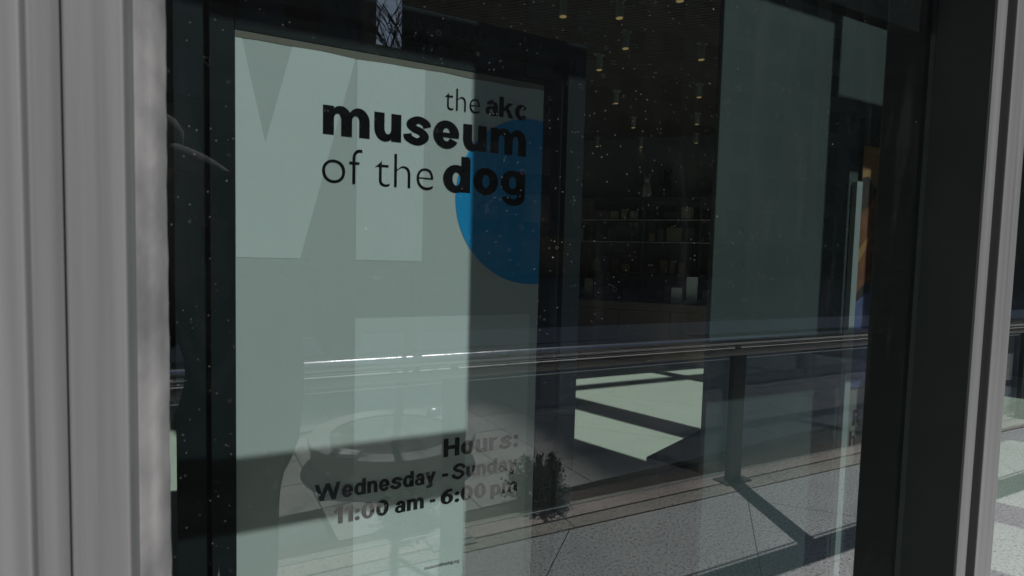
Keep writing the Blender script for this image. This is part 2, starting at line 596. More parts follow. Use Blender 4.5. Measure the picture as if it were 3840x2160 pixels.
def pane(x0, x1, z0, z1):
    """one sheet of plate glass 10 mm thick: outer face carries the mirror and the dirt"""
    bm = bmesh.new()
    add_box(bm, x0 - 0.012, x1 + 0.012, 0.0, 0.010, z0 - 0.012, z1 + 0.012)
    me = bpy.data.meshes.new('glass_pane')
    bm.normal_update()
    bm.faces.ensure_lookup_table()
    for f in bm.faces:
        f.material_index = 0 if f.normal.y < -0.5 else 1
    bm.to_mesh(me); bm.free()
    me.materials.append(M_glass); me.materials.append(M_glass_in)
    return obj('glass_pane', me, None, front)


bays = [(-4.0, -1.62), (-1.515, -0.199), (-0.0925, 1.245), (1.351, 2.645), (2.680, 4.84), (5.21, 7.40), (7.60, 9.95)]
for b, (x0, x1) in enumerate(bays):
    lo, hi = x0, x1
    if b <= 3:
        bars = [(0.0, 0.10), (2.115, 2.345), (3.725, 3.83), (5.55, 5.80), (6.27, 6.6)]
    else:
        bars = [(0.0, 0.10), (2.115, 2.345), (5.55, 5.80), (6.27, 6.6)]
    for z0, z1 in bars:
        transom(lo, hi, z0, z1)
    gb_ = [q for q in bars if not (b in (2, 3) and 2.0 < q[0] < 2.2)]
    for (a0, a1), (b0, b1) in zip(gb_, gb_[1:]):
        if b == 3:
            pane(1.5755, hi, a1, b0)
        elif b == 4 and b0 < 3.0:
            pane(3.97, hi, a1, b0)
            pane(2.79, 2.93, a1, b0)
        elif b == 4 and a1 < 3.0:
            pane(3.97, hi, a1, b0)
            pane(2.681, 3.969, 3.41, b0)
            pane(2.79, 2.93, a1, 3.15)
        else:
            pane(lo, hi, a1, b0)

# unseen aluminium panels, added beside the mullion and bar to shape the sunlight
obj('poster_shade_panel', box(1.352, 1.575, -0.02, 0.03, 0.1005, 6.26), M_alu, front)  # added out of view to shade the right part of the poster
obj('sun_mask_panel', box(2.681, 2.79, -0.03, 0.031, 0.1005, 2.114), M_alu, front)  # these are added to shade the partition, the slit lets a sun strip through
obj('sun_mask_panel', box(2.681, 2.79, -0.03, 0.031, 2.346, 3.41), M_alu, front)
obj('sun_mask_panel', box(2.93, 3.97, -0.03, 0.031, 0.1005, 2.114), M_alu, front)
obj('sun_mask_panel', box(2.93, 3.97, -0.03, 0.031, 2.346, 3.149), M_alu, front)
obj('sun_mask_panel', box(2.7905, 3.97, -0.0295, 0.0305, 3.15, 3.41), M_alu, front)

bldg = empty('museum_building', (0, 0, 0))
tag(bldg, 'stone clad museum building rising above the storefront', 'building')
obj('upper_wall', box(-14, 26, -0.05, 14.5, 6.62, 8.8), M_stone, bldg)
obj('side_wall', box(-14, -4.0, -0.05, 0.35, -0.04, 6.6), M_stone, bldg)
obj('side_wall', box(10.1, 26, -0.05, 0.35, -0.04, 6.6), M_stone, bldg)

# ------------------------------------------------------------------ lobby shell
ifl = empty('lobby_floor')
tag(ifl, kind='structure')
obj('floor_bed', box(-4, 12.4, 0.11, 10.2, -0.2, -0.03), M_joint, ifl)
for i in range(-3, 10):
    for j in range(-9, 8):
        s0, s1 = 8.63 + 1.9 * (i - 5) + 0.0035, 8.63 + 1.9 * (i - 4) - 0.0035
        d0, d1 = 3.8 * j + 0.002 - 2.6, 3.8 * (j + 1) - 0.002 - 2.6
        poly = [((s + q) / 2, (s - q) / 2) for s, q in ((s0, d0), (s0, d1), (s1, d1), (s1, d0))]
        for ax, v, less in ((0, -4.0, False), (0, 12.3, True), (1, 0.112, False), (1, 10.1, True)):
            if len(poly) > 2:
                poly = clip_poly(poly, ax, v, less)
        if len(poly) < 3:
            continue
        area = sum(poly[k][0] * poly[(k + 1) % len(poly)][1] - poly[(k + 1) % len(poly)][0] * poly[k][1] for k in range(len(poly))) / 2
        if abs(area) < 0.02:
            continue
        if area < 0:
            poly.reverse()
        obj('floor_slab', prism(poly, -0.029, 0.0), M_terr, ifl)

w = obj('lobby_wall', box(-4.2, -4.0, 0.1, 10.2, 0.0, 6.6), M_wall_in); tag(w, kind='structure')
w = obj('lobby_wall', box(12.3, 12.5, 0.1, 4.0, 0.0, 6.6), M_wall_in); tag(w, kind='structure')
w = obj('lobby_wall', box(-4.2, 5.2, 10.0, 10.2, 0.0, 6.6), M_wall_in); tag(w, kind='structure')
# the shop wall runs on the diagonal: x + y = 14.15
w = obj('shop_wall', prism([(4.0, 10.15), (12.4, 1.75), (12.6, 1.95), (4.2, 10.35)], 0.0, 4.4), M_wall_in); tag(w, kind='structure')

lc = empty('lobby_ceiling')
tag(lc, kind='structure')
obj('ceiling_panel', box(-4, 12.3, 2.2, 10.0, 4.02, 4.3), M_ceil, lc)
obj('soffit_face', box(-4, 12.3, 2.1, 2.19, 3.86, 6.6), M_ceil, lc)
obj('high_ceiling', box(-4, 12.3, 0.1, 2.095, 6.45, 6.6), M_ceil, lc)
slat_me = None
for k in range(112):
    c = 5.0 + k * 0.082                       # slat lies along x + y = c
    if slat_me is None:
        o = obj('slat', box(-6.2, 6.2, -0.022, 0.022, -0.03, 0.03), M_slat, lc)
        slat_me = o.data
    else:
        o = obj('slat', slat_me, None, lc)
    # keep slats inside the room: centre them on the diagonal through the lobby
    o.location = ((c - 1.0) / 2, (c + 1.0) / 2, 3.93)
    o.rotation_euler = (0, 0, math.radians(-45))
    ymin = 2.25
    # length that stays between y = 2.25 and x = -3.9
    half = min(((c + 1.0) / 2 - ymin) * math.sqrt(2), ((c - 1.0) / 2 + 3.9) * math.sqrt(2), (9.9 - (c + 1.0) / 2) * math.sqrt(2))
    o.scale = (max(0.05, half / 6.2), 1, 1)

# ceiling cylinder lamps
lamp_parts = None
LP = [(2.45, 3.56), (2.89, 3.35), (3.49, 4.52), (3.36, 3.88), (4.43, 5.49), (5.48, 6.46), (4.89, 7.09), (5.83, 7.97), (6.53, 7.57), (4.22, 3.74), (5.16, 4.73), (6.15, 5.78), (7.11, 6.78), (3.55, 5.02), (3.12, 2.86)]
for i, (x, y) in enumerate(LP):
    t = empty('ceiling_lamp', (x, y, 3.9))
    tag(t, 'slim grey cylinder downlight hanging from the dark slatted ceiling', 'ceiling lamp', 'cylinder downlights on the lobby ceiling')
    ld = bpy.data.lights.new('lamp_light', 'SPOT')
    ld.energy = 0.12
    ld.color = (1.0, 0.72, 0.42)
    ld.spot_size = math.radians(75)
    ld.spot_blend = 0.6
    ld.shadow_soft_size = 0.03
    lo_ = bpy.data.objects.new('lamp_light', ld)
    col.objects.link(lo_)
    lo_.parent = t
    lo_.location = (0, 0, -0.19)
    if lamp_parts is None:
        a = obj('housing', lathe([(0.030, -0.165), (0.034, -0.165), (0.034, -0.012), (0.030, -0.010)], 20), M_lamp_body, t)
        smooth(a)
        b_ = obj('canopy', box(-0.055, 0.055, -0.03, 0.03, -0.012, 0.01, 0.002), M_lamp_body, t)
        c_ = obj('lens', lathe([(0.0, -0.163), (0.029, -0.1655), (0.0305, -0.168), (0.024, -0.170), (0.0, -0.166)], 20, caps=False), M_lamp_lit, t)
        lamp_parts = [('housing', a.data), ('canopy', b_.data), ('lens', c_.data)]
    else:
        for nm, me in lamp_parts:
            obj(nm, me, None, t)

# ------------------------------------------------------------------ poster door and its lettering
YP = 1.27
door = empty('museum_poster_panel', (0.5, YP, 0.0))
tag(door, 'tall white museum poster with black lettering and blue disc in a black door frame', 'poster')


def dpart(name, x0, x1, y0, y1, z0, z1, m, bev=0.0015, par=None):
    return obj(name, box(x0 - 0.5, x1 - 0.5, y0, y1, z0, z1, bev), m, par or door)


pb = dpart('poster_board', -0.0385, 1.0415, 0.0, 0.022, 0.30, 2.322, M_paper, 0.0)
# inner leaf and outer frame with a dark reveal between them
dpart('leaf_stile', -0.108, -0.0390, -0.004, 0.045, 0.02, 2.39, M_black)
dpart('leaf_stile', 1.0420, 1.128, -0.004, 0.045, 0.02, 2.39, M_black)
dpart('leaf_rail', -0.0385, 1.0415, -0.0035, 0.045, 2.3225, 2.3895, M_black)
dpart('leaf_rail', -0.0385, 1.0415, -0.0035, 0.045, 0.02, 0.2995, M_black)
dpart('frame_post', -0.200, -0.122, -0.02, 0.07, 0.0, 2.50, M_black)
dpart('frame_post', 1.140, 1.222, -0.02, 0.07, 0.0, 2.50, M_black)
dpart('frame_head', -0.1215, 1.1395, -0.0195, 0.07, 2.424, 2.4995, M_black)
dpart('reveal', -0.122, 1.1395, 0.05, 0.068, 0.02, 2.4235, M_alu_dark, 0.0)


def flat(name, pts, yoff, m, par=pb, thick=0.0006):
    """a printed shape: polygon in the poster plane (x, z), a hair proud of the board"""
    bm = bmesh.new()
    a = [bm.verts.new((x - 0.5, yoff, z)) for x, z in pts]
    b = [bm.verts.new((x - 0.5, yoff - thick, z)) for x, z in pts]
    n = len(pts)
    bm.faces.new(a); bm.faces.new(list(reversed(b)))
    for i in range(n):
        j = (i + 1) % n
        bm.faces.new((a[i], b[i], b[j], a[j]))
    bmesh.ops.recalc_face_normals(bm, faces=bm.faces[:])
    return obj(name, bm, m, par)


# large pale graphic: angular strokes and an upright block, and a pale block below
flat('pale_stroke', [(-0.0375, 1.626), (0.150, 1.626), (0.322, 2.300), (0.322, 2.3205), (0.130, 2.3205), (0.046, 1.990), (-0.024, 2.3205), (-0.0375, 2.3205)], -0.0002, M_paper_lt)
flat('pale_upright', [(0.328, 1.625), (0.560, 1.625), (0.562, 2.3205), (0.328, 2.3205)], -0.0002, M_paper_lt)
flat('pale_block', [(0.328, 0.302), (1.005, 0.302), (1.005, 1.424), (0.328, 1.424)], -0.0002, M_paper_lt)
wv_ = [(x_ / 100.0, 2.3005 + 0.0022 * math.sin(x_ * 0.13) + 0.0014 * math.sin(x_ * 0.31 + 1.0)) for x_ in range(-3, 104, 3)]  # wavy brown band paints the shadow along the poster's top edge
flat('top_shadow', [(-0.0375, 2.3215), (-0.0375, 2.300)] + wv_ + [(1.0405, 2.300), (1.0405, 2.3215)], -0.0009, mat('painted_top_shadow', (0.22, 0.19, 0.155), 0.7, spec=0.1))
# blue disc running off the right edge
cxc, czc, rc = 1.005, 1.864, 0.321
disc = []
for i in range(97):
    a = math.pi / 2 + math.pi * i / 96 * 1.08 - 0.0
    x, z = cxc + rc * math.cos(a), czc + rc * math.sin(a)
    disc.append((min(x, 1.0408), z))
pts = [(cxc + rc * math.cos(math.radians(t)), czc + rc * math.sin(math.radians(t))) for t in range(84, 278, 2)]
pts = [p for p in pts if p[0] <= 1.0405] + [(1.0405, czc - math.sqrt(rc * rc - 0.0355 ** 2)), (1.0405, czc + math.sqrt(rc * rc - 0.0355 ** 2))]
flat('blue_disc', pts, -0.0010, M_blue)


def lettering(text, x0, x1, zb, zt_ref, ref, m, weight=0.0, name='lettering', yoff=-0.0022, shear=0.0, space=1.0):
    """text fitted so that the reference glyphs are zt_ref-zb tall and the line spans x0..x1"""
    def mk(s, off):
        cu = bpy.data.curves.new('txt', 'FONT')
        cu.body = s
        cu.size = 1.0
        cu.offset = off
        cu.space_character = space
        cu.resolution_u = 6
        o = bpy.data.objects.new('txt', cu)
        col.objects.link(o)
        dg = bpy.context.evaluated_depsgraph_get()
        dg.update()
        me = bpy.data.meshes.new_from_object(o.evaluated_get(dg))
        bpy.data.objects.remove(o)
        bpy.data.curves.remove(cu)
        return me
    r = mk(ref, weight)
    rz0, rz1 = min(v.co.y for v in r.vertices), max(v.co.y for v in r.vertices)
    me = mk(text, weight)
    mx0, mx1 = min(v.co.x for v in me.vertices), max(v.co.x for v in me.vertices)
    sz_ = (zt_ref - zb) / (rz1 - rz0)
    sx_ = (x1 - x0) / (mx1 - mx0)
    for v in me.vertices:
        X = x0 + (v.co.x - mx0) * sx_
        Z = zb + (v.co.y - rz0) * sz_
        v.co = (X - 0.5, yoff, Z)
    bm = bmesh.new()
    bm.from_mesh(me)
    bmesh.ops.remove_doubles(bm, verts=bm.verts[:], dist=1e-6)
    ret = bmesh.ops.extrude_face_region(bm, geom=bm.faces[:])
    for v in ret['geom']:
        if isinstance(v, bmesh.types.BMVert):
            v.co.y += 0.0007
    bmesh.ops.recalc_face_normals(bm, faces=bm.faces[:])
    bpy.data.meshes.remove(me)
    return obj(name, bm, m, pb)



def catmull(P, n=10):
    out_ = []
    Q = [P[0]] + list(P) + [P[-1]]
    for k in range(1, len(Q) - 2):
        p0, p1, p2, p3 = Q[k - 1], Q[k], Q[k + 1], Q[k + 2]
        for i_ in range(n):
            t = i_ / n
            out_.append(tuple(0.5 * ((2 * p1[q]) + (-p0[q] + p2[q]) * t + (2 * p0[q] - 5 * p1[q] + 4 * p2[q] - p3[q]) * t * t + (-p0[q] + 3 * p1[q] - 3 * p2[q] + p3[q]) * t ** 3) for q in (0, 1)))
    out_.append(tuple(P[-1]))
    return out_


def glyph(ch, S, T, CH=1.36):
    """heavy grotesque letter in x-height units -> (list of polygons, width). S = stem width, T = horizontal stroke"""
    F = []

    def rect(x0, x1, y0, y1):
        F.append([(x0, y0), (x1, y0), (x1, y1), (x0, y1)])

    def ring(cx, cy, ax, ay, bx, by, t0=0, t1=360, n=40, icx=None, icy=None):
        icx = cx if icx is None else icx
        icy = cy if icy is None else icy
        for k in range(n):
            a, b = math.radians(t0 + (t1 - t0) * k / n), math.radians(t0 + (t1 - t0) * (k + 1) / n)
            F.append([(cx + ax * math.cos(a), cy + ay * math.sin(a)), (cx + ax * math.cos(b), cy + ay * math.sin(b)),
                      (icx + bx * math.cos(b), icy + by * math.sin(b)), (icx + bx * math.cos(a), icy + by * math.sin(a))])

    def arch(xl, xr, t1=180):
        # counter from xl to xr - S under a shoulder
        cxo, cxi = (xl - 0.16 + xr) / 2, (xl + xr - S) / 2
        ring(cxo, 0.55, (xr - xl + 0.16) / 2, 0.48, (xr - S - xl) / 2, 1.03 - T - 0.55, 0, t1, 20, cxi, 0.55)

    def path(P, w0, w1=None):
        Q = catmull(P)
        w1 = w0 if w1 is None else w1
        L, R = [], []
        for k, p in enumerate(Q):
            a, b = Q[max(k - 1, 0)], Q[min(k + 1, len(Q) - 1)]
            dx, dy = b[0] - a[0], b[1] - a[1]
            l = math.hypot(dx, dy) or 1
            ww = w1 + (w0 - w1) * abs(dy / l)
            L.append((p[0] - dy / l * ww / 2, p[1] + dx / l * ww / 2))
            R.append((p[0] + dy / l * ww / 2, p[1] - dx / l * ww / 2))
        for k in range(len(Q) - 1):
            F.append([L[k], L[k + 1], R[k + 1], R[k]])
    c = S * 0.68
    if ch in 'mnhru':
        if ch == 'u':
            W = 2 * S + c
            arch(S, W); rect(0, S, 0, 1); rect(W - S, W, 0, 0.56)
            F2 = [[(W - x, 1 - y) for x, y in f] for f in F]
            return F2, W
        rect(0, S, 0, 1 if ch != 'h' else CH)
        if ch == 'r':
            arch(S, S + c + S, 180)
            W = S + c + 0.04
            return [f for f in F if max(p[0] for p in f) <= W + 0.13], W + 0.1
        arch(S, 2 * S + c); rect(S + c, 2 * S + c, 0, 0.56)
        W = 2 * S + c
        if ch == 'm':
            arch(W, W + S + c); rect(W + c, W + c + S, 0, 0.56)
            W = W + c + S
        return F, W
    if ch in 'oecdgpqb':
        W = 2 * S + c * 1.22
        ax, bx = W / 2, W / 2 - S
        ay, by = 0.53, 0.53 - T
        if ch == 'o':
            ring(ax, 0.5, ax, ay, bx, by)
        elif ch == 'c':
            ring(ax, 0.5, ax, ay, bx, by, 32, 328); W *= 0.96
        elif ch == 'e':
            ring(ax, 0.5, ax, ay, bx, by, 0, 331)
            rect(S * 0.9, W - 0.012, 0.40, 0.40 + T * 0.62)
        elif ch in 'dg':
            W += 0.02
            ring(ax - 0.02, 0.5, ax, ay, bx, by)
            rect(W - S, W, 0 if ch == 'd' else 0.05, CH if ch == 'd' else 1.0)
            if ch == 'g':
                F.clear()
                ring(ax - 0.02, 0.54, ax, 0.49, bx, 0.49 - T * 0.9)
                rect(W - S, W, 0.02, 1.0)
                ring(W / 2 + 0.02, 0.02, W / 2 - 0.02, 0.40, W / 2 - S, 0.40 - T, -172, 0, 24)
        elif ch == 'p':
            ring(ax + 0.02, 0.5, ax, ay, bx, by)
            rect(0, S, -0.34, 1.0); W += 0.02
        return F, W
    if ch == 'a':
        W = 2 * S + c * 0.95
        rect(W - S, W, 0, 0.64)
        ring((0.06 + W) / 2, 0.63, (W - 0.06) / 2, 0.40, (W - 0.06) / 2 - S, 0.40 - T, 0, 168, 22)
        ring(W * 0.46, 0.30, W * 0.46, 0.33, W * 0.46 - S * 0.86, 0.33 - T * 0.74)
        return F, W
    if ch == 's':
        path([(0.86, 0.66), (0.80, 0.80), (0.50, 0.905), (0.20, 0.74), (0.34, 0.575), (0.62, 0.47), (0.77, 0.28), (0.47, 0.095), (0.13, 0.21), (0.08, 0.36)], S * 0.86, T * 0.95)
        return [[(x * 1.0, y) for x, y in f] for f in F], 0.95
    if ch == 'S':
        path([(1.04, 0.92), (0.95, 1.13), (0.58, 1.25), (0.22, 1.03), (0.40, 0.79), (0.76, 0.65), (0.96, 0.38), (0.58, 0.10), (0.17, 0.24), (0.08, 0.46)], S * 0.95, T * 1.02)
        return F, 1.14
    if ch == 'k':
        rect(0, S, 0, CH)
        F.append([(S * 0.9, 0.34), (S * 0.9 + 0.02, 0.62), (S + 0.36, 1.0), (S + 0.36 + S * 1.12, 1.0)])
        F.append([(S + 0.10, 0.60), (S + 0.10 + S * 0.75, 0.70), (S + 0.42 + S * 1.05, 0.0), (S + 0.42, 0.0)])
        return F, S + 0.42 + S * 1.05
    if ch == 'H':
        W = 2 * S + 0.46
        rect(0, S, 0, CH); rect(W - S, W, 0, CH); rect(S * 0.95, W - S * 0.95, CH / 2 - T * 0.55, CH / 2 + T * 0.55)
        return F, W
    if ch == 'W':
        k = S * 1.02
        W = 1.98
        for x0, x1 in ((0.0, 0.36), (1.60 - 0.0, 1.26)):
            pass
        F.append([(0, CH), (k, CH), (0.36 + k, 0), (0.36, 0)])
        F.append([(W - k, CH), (W, CH), (W - 0.36, 0), (W - 0.36 - k, 0)])
        m_ = W / 2
        F.append([(m_ - k * 0.5, CH), (m_ + k * 0.5, CH), (0.36 + k, 0), (0.36, 0)])
        F.append([(m_ - k * 0.5, CH), (m_ + k * 0.5, CH), (W - 0.36, 0), (W - 0.36 - k, 0)])
        return F, W
    if ch == 'y':
        k = S * 1.06
        F.append([(0, 1), (k, 1), (0.47 + k * 0.5, 0.0), (0.47 - k * 0.5, 0.0)])
        F.append([(0.94 - k, 1), (0.94, 1), (0.50, -0.18), (0.50 - k * 0.75, -0.02)])
        path([(0.56, -0.02), (0.46, -0.22), (0.24, -0.25), (0.10, -0.23)], T, T)
        return F, 0.94
    if ch == '0':
        W = 2 * S + c * 1.25
        ring(W / 2, CH / 2, W / 2, CH / 2 + 0.02, W / 2 - S, CH / 2 - T * 0.9)
        return F, W
    if ch == '6':
        W = 2 * S + c * 1.25
        ring(W / 2, 0.45, W / 2, 0.47, W / 2 - S, 0.47 - T * 0.9)
        path([(S * 0.5, 0.45), (S * 0.56, 0.80), (0.50, 1.18), (0.84, 1.22)], S, T)
        return F, W
    if ch == '1':
        rect(0.27, 0.27 + S, 0, CH)
        F.append([(0.27 + S * 0.2, CH), (0.27 + S * 0.2, CH - T * 1.2), (0.0, CH - 0.16 - T * 1.2), (0.0, CH - 0.22)])
        return F, 0.27 + S
    if ch == ':':
        r_ = S * 0.56
        for y0 in (r_, 1.0 - r_):
            ring(r_, y0, r_, r_, 0.0, 0.0, 0, 360, 16)
        return F, 2 * r_
    if ch == '-':
        rect(0, 0.52, 0.40, 0.40 + T * 1.05)
        return F, 0.52
    return F, 0.42                                   # word space


def heavy(text, x0, x1, zb, xh, m, S, T, gap, CH=1.36, name='lettering', yoff=-0.0020):
    """a line of heavy letters: base line zb, x-height xh, spread over x0..x1"""
    G = [glyph(ch, S, T, CH) for ch in text]
    tot = sum(w_ for _, w_ in G) + gap * (len(G) - 1)
    kx = (x1 - x0) / tot
    bm = bmesh.new()
    u = 0.0
    for k, (F, w_) in enumerate(G):
        for q, f in enumerate(F):
            yy = yoff - 0.00004 * (q % 7)
            try:
                bm.faces.new([bm.verts.new((x0 + (u + x) * kx - 0.5, yy, zb + y * xh)) for x, y in f])
            except ValueError:
                pass
        u += w_ + gap
    for f in bm.faces:
        f.normal_update()
        if f.normal.y > 0:
            f.normal_flip()
    return obj(name, bm, m, pb)


T = -0.017
lettering('the', 0.637, 0.772, 2.176, 2.2545, 'h', M_ink, T)
heavy('akc', 0.795, 0.969, 2.176, 0.0555, M_ink, 0.36, 0.26, 0.10)
heavy('museum', 0.219, 0.969, 2.038, 0.0945, M_ink, 0.385, 0.275, 0.17)
lettering('of the', 0.217, 0.598, 1.8825, 1.997, 'h', M_ink, T)
heavy('dog', 0.637, 0.969, 1.8815, 0.096, M_ink, 0.385, 0.275, 0.13)
heavy('Hours:', 0.656, 0.968, 0.891, 0.0515, M_ink_grey, 0.33, 0.25, 0.12)
for wd_, xa_, xb_ in (('Wednesday', 0.199, 0.628), ('-', 0.652, 0.676), ('Sunday', 0.692, 0.968)):
    heavy(wd_, xa_, xb_, 0.799, 0.0430, M_ink_grey, 0.32, 0.25, 0.10)
for wd_, xa_, xb_ in (('11:00', 0.263, 0.452), ('am', 0.475, 0.583), ('-', 0.606, 0.627), ('6:00', 0.649, 0.832), ('pm', 0.852, 0.969)):
    heavy(wd_, xa_, xb_, 0.709, 0.0420, M_ink_grey, 0.32, 0.25, 0.11)
lettering('museumofthedog.org', 0.588, 0.727, 0.470, 0.483, 'd', M_ink_grey, 0.0)

# ------------------------------------------------------------------ pier beside the poster, with a framed dog picture
pier = obj('partition_panel', box(1.645, 3.62, 0.95, 0.975, 0.0, 6.44, 0.002), M_pier)
tag(pier, 'broad dark grey partition panel standing beside the poster door', 'partition')

pic = empty('dog_picture', (2.70, 0.95, 1.5))
tag(pic, 'tall banner print of a brown dog in a blue scarf on the grey partition', 'banner')
pl = obj('banner_sheet', box(-0.18, 0.20, -0.016, -0.001, -0.80, 0.70, 0.001), mat('banner_dark', (0.05, 0.035, 0.03), 0.7, 0.0, (0.07, 0.05, 0.04), 9.0), pic)
M_or = mat('orange_print', (0.42, 0.20, 0.07), 0.7, 0.0, (0.46, 0.24, 0.1), 8.0)
M_brn = mat('brown_fur_print', (0.16, 0.06, 0.03), 0.7, 0.0, (0.30, 0.11, 0.05), 14.0)
M_blu2 = mat('blue_scarf_print', (0.08, 0.09, 0.22), 0.7, 0.0, (0.16, 0.17, 0.32), 16.0)
M_tan = mat('tan_print', (0.22, 0.19, 0.16), 0.7)


def bflat(name, pts, m, k):
    bm = bmesh.new()
    a = [bm.verts.new((x, -0.0165 - 0.0006 * k, z)) for x, z in pts]
    b = [bm.verts.new((x, -0.0171 - 0.0006 * k, z)) for x, z in pts]
    n = len(pts)
    bm.faces.new(a); bm.faces.new(list(reversed(b)))
    for i in range(n):
        j = (i + 1) % n
        bm.faces.new((a[i], b[i], b[j], a[j]))
    bmesh.ops.recalc_face_normals(bm, faces=bm.faces[:])
    return obj(name, bm, m, pl)


bflat('sky_print', [(-0.178, 0.55), (-0.13, 0.56), (-0.09, 0.52), (0.0, 0.50), (0.195, 0.5), (0.195, 0.695), (-0.178, 0.695)], M_or, 0)
bflat('dog_print', [(-0.178, 0.02), (-0.10, 0.08), (0.05, 0.10), (0.10, 0.25), (0.06, 0.45), (-0.06, 0.50), (-0.12, 0.42), (-0.178, 0.40)], M_brn, 1)
bflat('ear_print', [(-0.178, 0.16), (-0.13, 0.22), (-0.08, 0.30), (-0.13, 0.27), (-0.178, 0.22)], M_or, 2)
bflat('scarf_print', [(-0.178, -0.42), (0.14, -0.42), (0.12, 0.06), (-0.06, 0.04), (-0.178, -0.02)], M_blu2, 2)
bflat('scarf_band', [(-0.178, -0.20), (0.10, -0.18), (0.10, -0.15), (-0.178, -0.17)], M_tan, 3)
bflat('caption_panel', [(-0.178, -0.79), (0.195, -0.79), (0.195, -0.43), (-0.178, -0.43)], M_tan, 1)
me_txt = None
for s, x0, zb, zt in (('R', -0.15, -0.60, -0.53), ('h', -0.165, -0.70, -0.64)):
    cu = bpy.data.curves.new('txt', 'FONT'); cu.body = s; cu.size = 0.1; cu.offset = 0.003
    o = bpy.data.objects.new('txt', cu); col.objects.link(o)
    dg = bpy.context.evaluated_depsgraph_get(); dg.update()
    me = bpy.data.meshes.new_from_object(o.evaluated_get(dg))
    bpy.data.objects.remove(o); bpy.data.curves.remove(cu)
    for v in me.vertices:
        v.co = (x0 + v.co.x, -0.0205, zb + v.co.y)
    obj('lettering', me, M_ink, pl)

strip = obj('white_panel', box(2.475, 2.515, 0.925, 0.949, 0.0, 2.03, 0.001), mat('pale_panel_edge', (0.36, 0.38, 0.36), 0.6))
tag(strip, 'narrow pale upright panel edge against the grey partition beside the dog banner', 'panel')

# ------------------------------------------------------------------ bench
bench = empty('bench', (2.2, 1.9, 0.0), 0.0)
tag(bench, 'low black bench with overhanging seat slab on the sunlit lobby floor', 'bench')
du = Vector((0.93, 0.365, 0)).normalized()
dv = Vector((-du.y, du.x, 0))


def bbox(u0, u1, v0, v1, z0, z1):
    bm = bmesh.new()
    add_box(bm, u0, u1, v0, v1, z0, z1)
    bmesh.ops.bevel(bm, geom=bm.edges[:], offset=0.003, segments=1, affect='EDGES')
    for v in bm.verts:
        p = du * v.co.x + dv * v.co.y
        v.co = (p.x, p.y, v.co.z)
    return bm


obj('seat', bbox(0.0, 1.75, -0.42, 0.04, 0.41, 0.45), M_bench, bench)
obj('leg', bbox(0.06, 0.16, -0.36, -0.02, 0.0, 0.4095), M_bench, bench)
obj('leg', bbox(1.55, 1.65, -0.36, -0.02, 0.0, 0.4095), M_bench, bench)
obj('stretcher', bbox(0.1605, 1.5495, -0.22, -0.18, 0.12, 0.20), M_lamp_body, bench)

# ------------------------------------------------------------------ shop shelving on the diagonal wall
SU = Vector((0.7071, -0.7071, 0))      # along the wall, towards the right
SN = Vector((-0.7071, -0.7071, 0))     # out of the wall
S0 = Vector((5.50, 8.20, 0))           # shelf front, left end in view


def sp(u, n, z):
    p = S0 + SU * u + SN * n
    return (p.x, p.y, z)


SROT = math.radians(-45)
shelf = empty('shop_shelving', sp(1.2, 0, 0), SROT)
tag(shelf, 'tall dark shop shelving filled with small goods against the diagonal lobby wall', 'shelving')
for u in (-1.2, 0.35, 1.3, 2.28, 3.3):
    obj('upright', box(u - 1.2 - 0.025, u - 1.2 + 0.025, 0.002, 0.32, 0.0, 2.76, 0.002), M_shelf, shelf)
obj('back_panel', box(-2.4, 2.1, 0.325, 0.345, 0.0, 2.76), M_shelf, shelf)
for z in (0.95, 1.40, 1.96, 2.36, 2.75):
    obj('shelf', box(-2.44, 2.14, -0.004, 0.3245, z, z + 0.025, 0.002), M_shelf, shelf)
for z in (1.96, 2.36):
    obj('edge_strip', box(-2.44, 2.14, -0.012, -0.0045, z + 0.002, z + 0.02), M_steel_d, shelf)

# goods
cols = [((0.22, 0.21, 0.13), 'olive'), ((0.26, 0.265, 0.265), 'pale grey'), ((0.09, 0.07, 0.06), 'dark brown'), ((0.24, 0.17, 0.10), 'tan'), ((0.05, 0.06, 0.07), 'black')]
gm = [mat('goods_%s' % n.replace(' ', '_'), c, 0.7, 0.0, tuple(q * 1.25 for q in c), 10.0) for c, n in cols]
goods_me = {}
r2 = random.Random(21)
for z in (0.975, 1.425, 1.985, 2.385):
    u = -1.1
    while u < 3.2:
        wd = r2.choice((0.10, 0.14, 0.2, 0.26))
        ht = r2.uniform(0.12, 0.30) if z < 2.3 else r2.uniform(0.1, 0.24)
        if r2.random() < 0.9 and all(abs(u + wd / 2 - q) > wd / 2 + 0.04 for q in (0.35, 1.3, 2.28)):
            ci = r2.randrange(5)
            key = (wd, ci)
            if key not in goods_me:
                bm = box(-wd / 2, wd / 2, -0.06, 0.06, 0, 1.0)
                o = obj('goods_box', bm, gm[ci])
                goods_me[key] = o.data
            else:
                o = obj('goods_box', goods_me[key])
            o.scale = (1, 1, ht)
            o.location = sp(u + wd / 2, -0.10, z + 0.0003)
            o.rotation_euler = (0, 0, SROT)
            tag(o, '%s goods box standing on the dark shop shelving' % cols[ci][1], 'box', '%s boxes on the shop shelving' % cols[ci][1])
        u += wd + r2.uniform(0.015, 0.07)


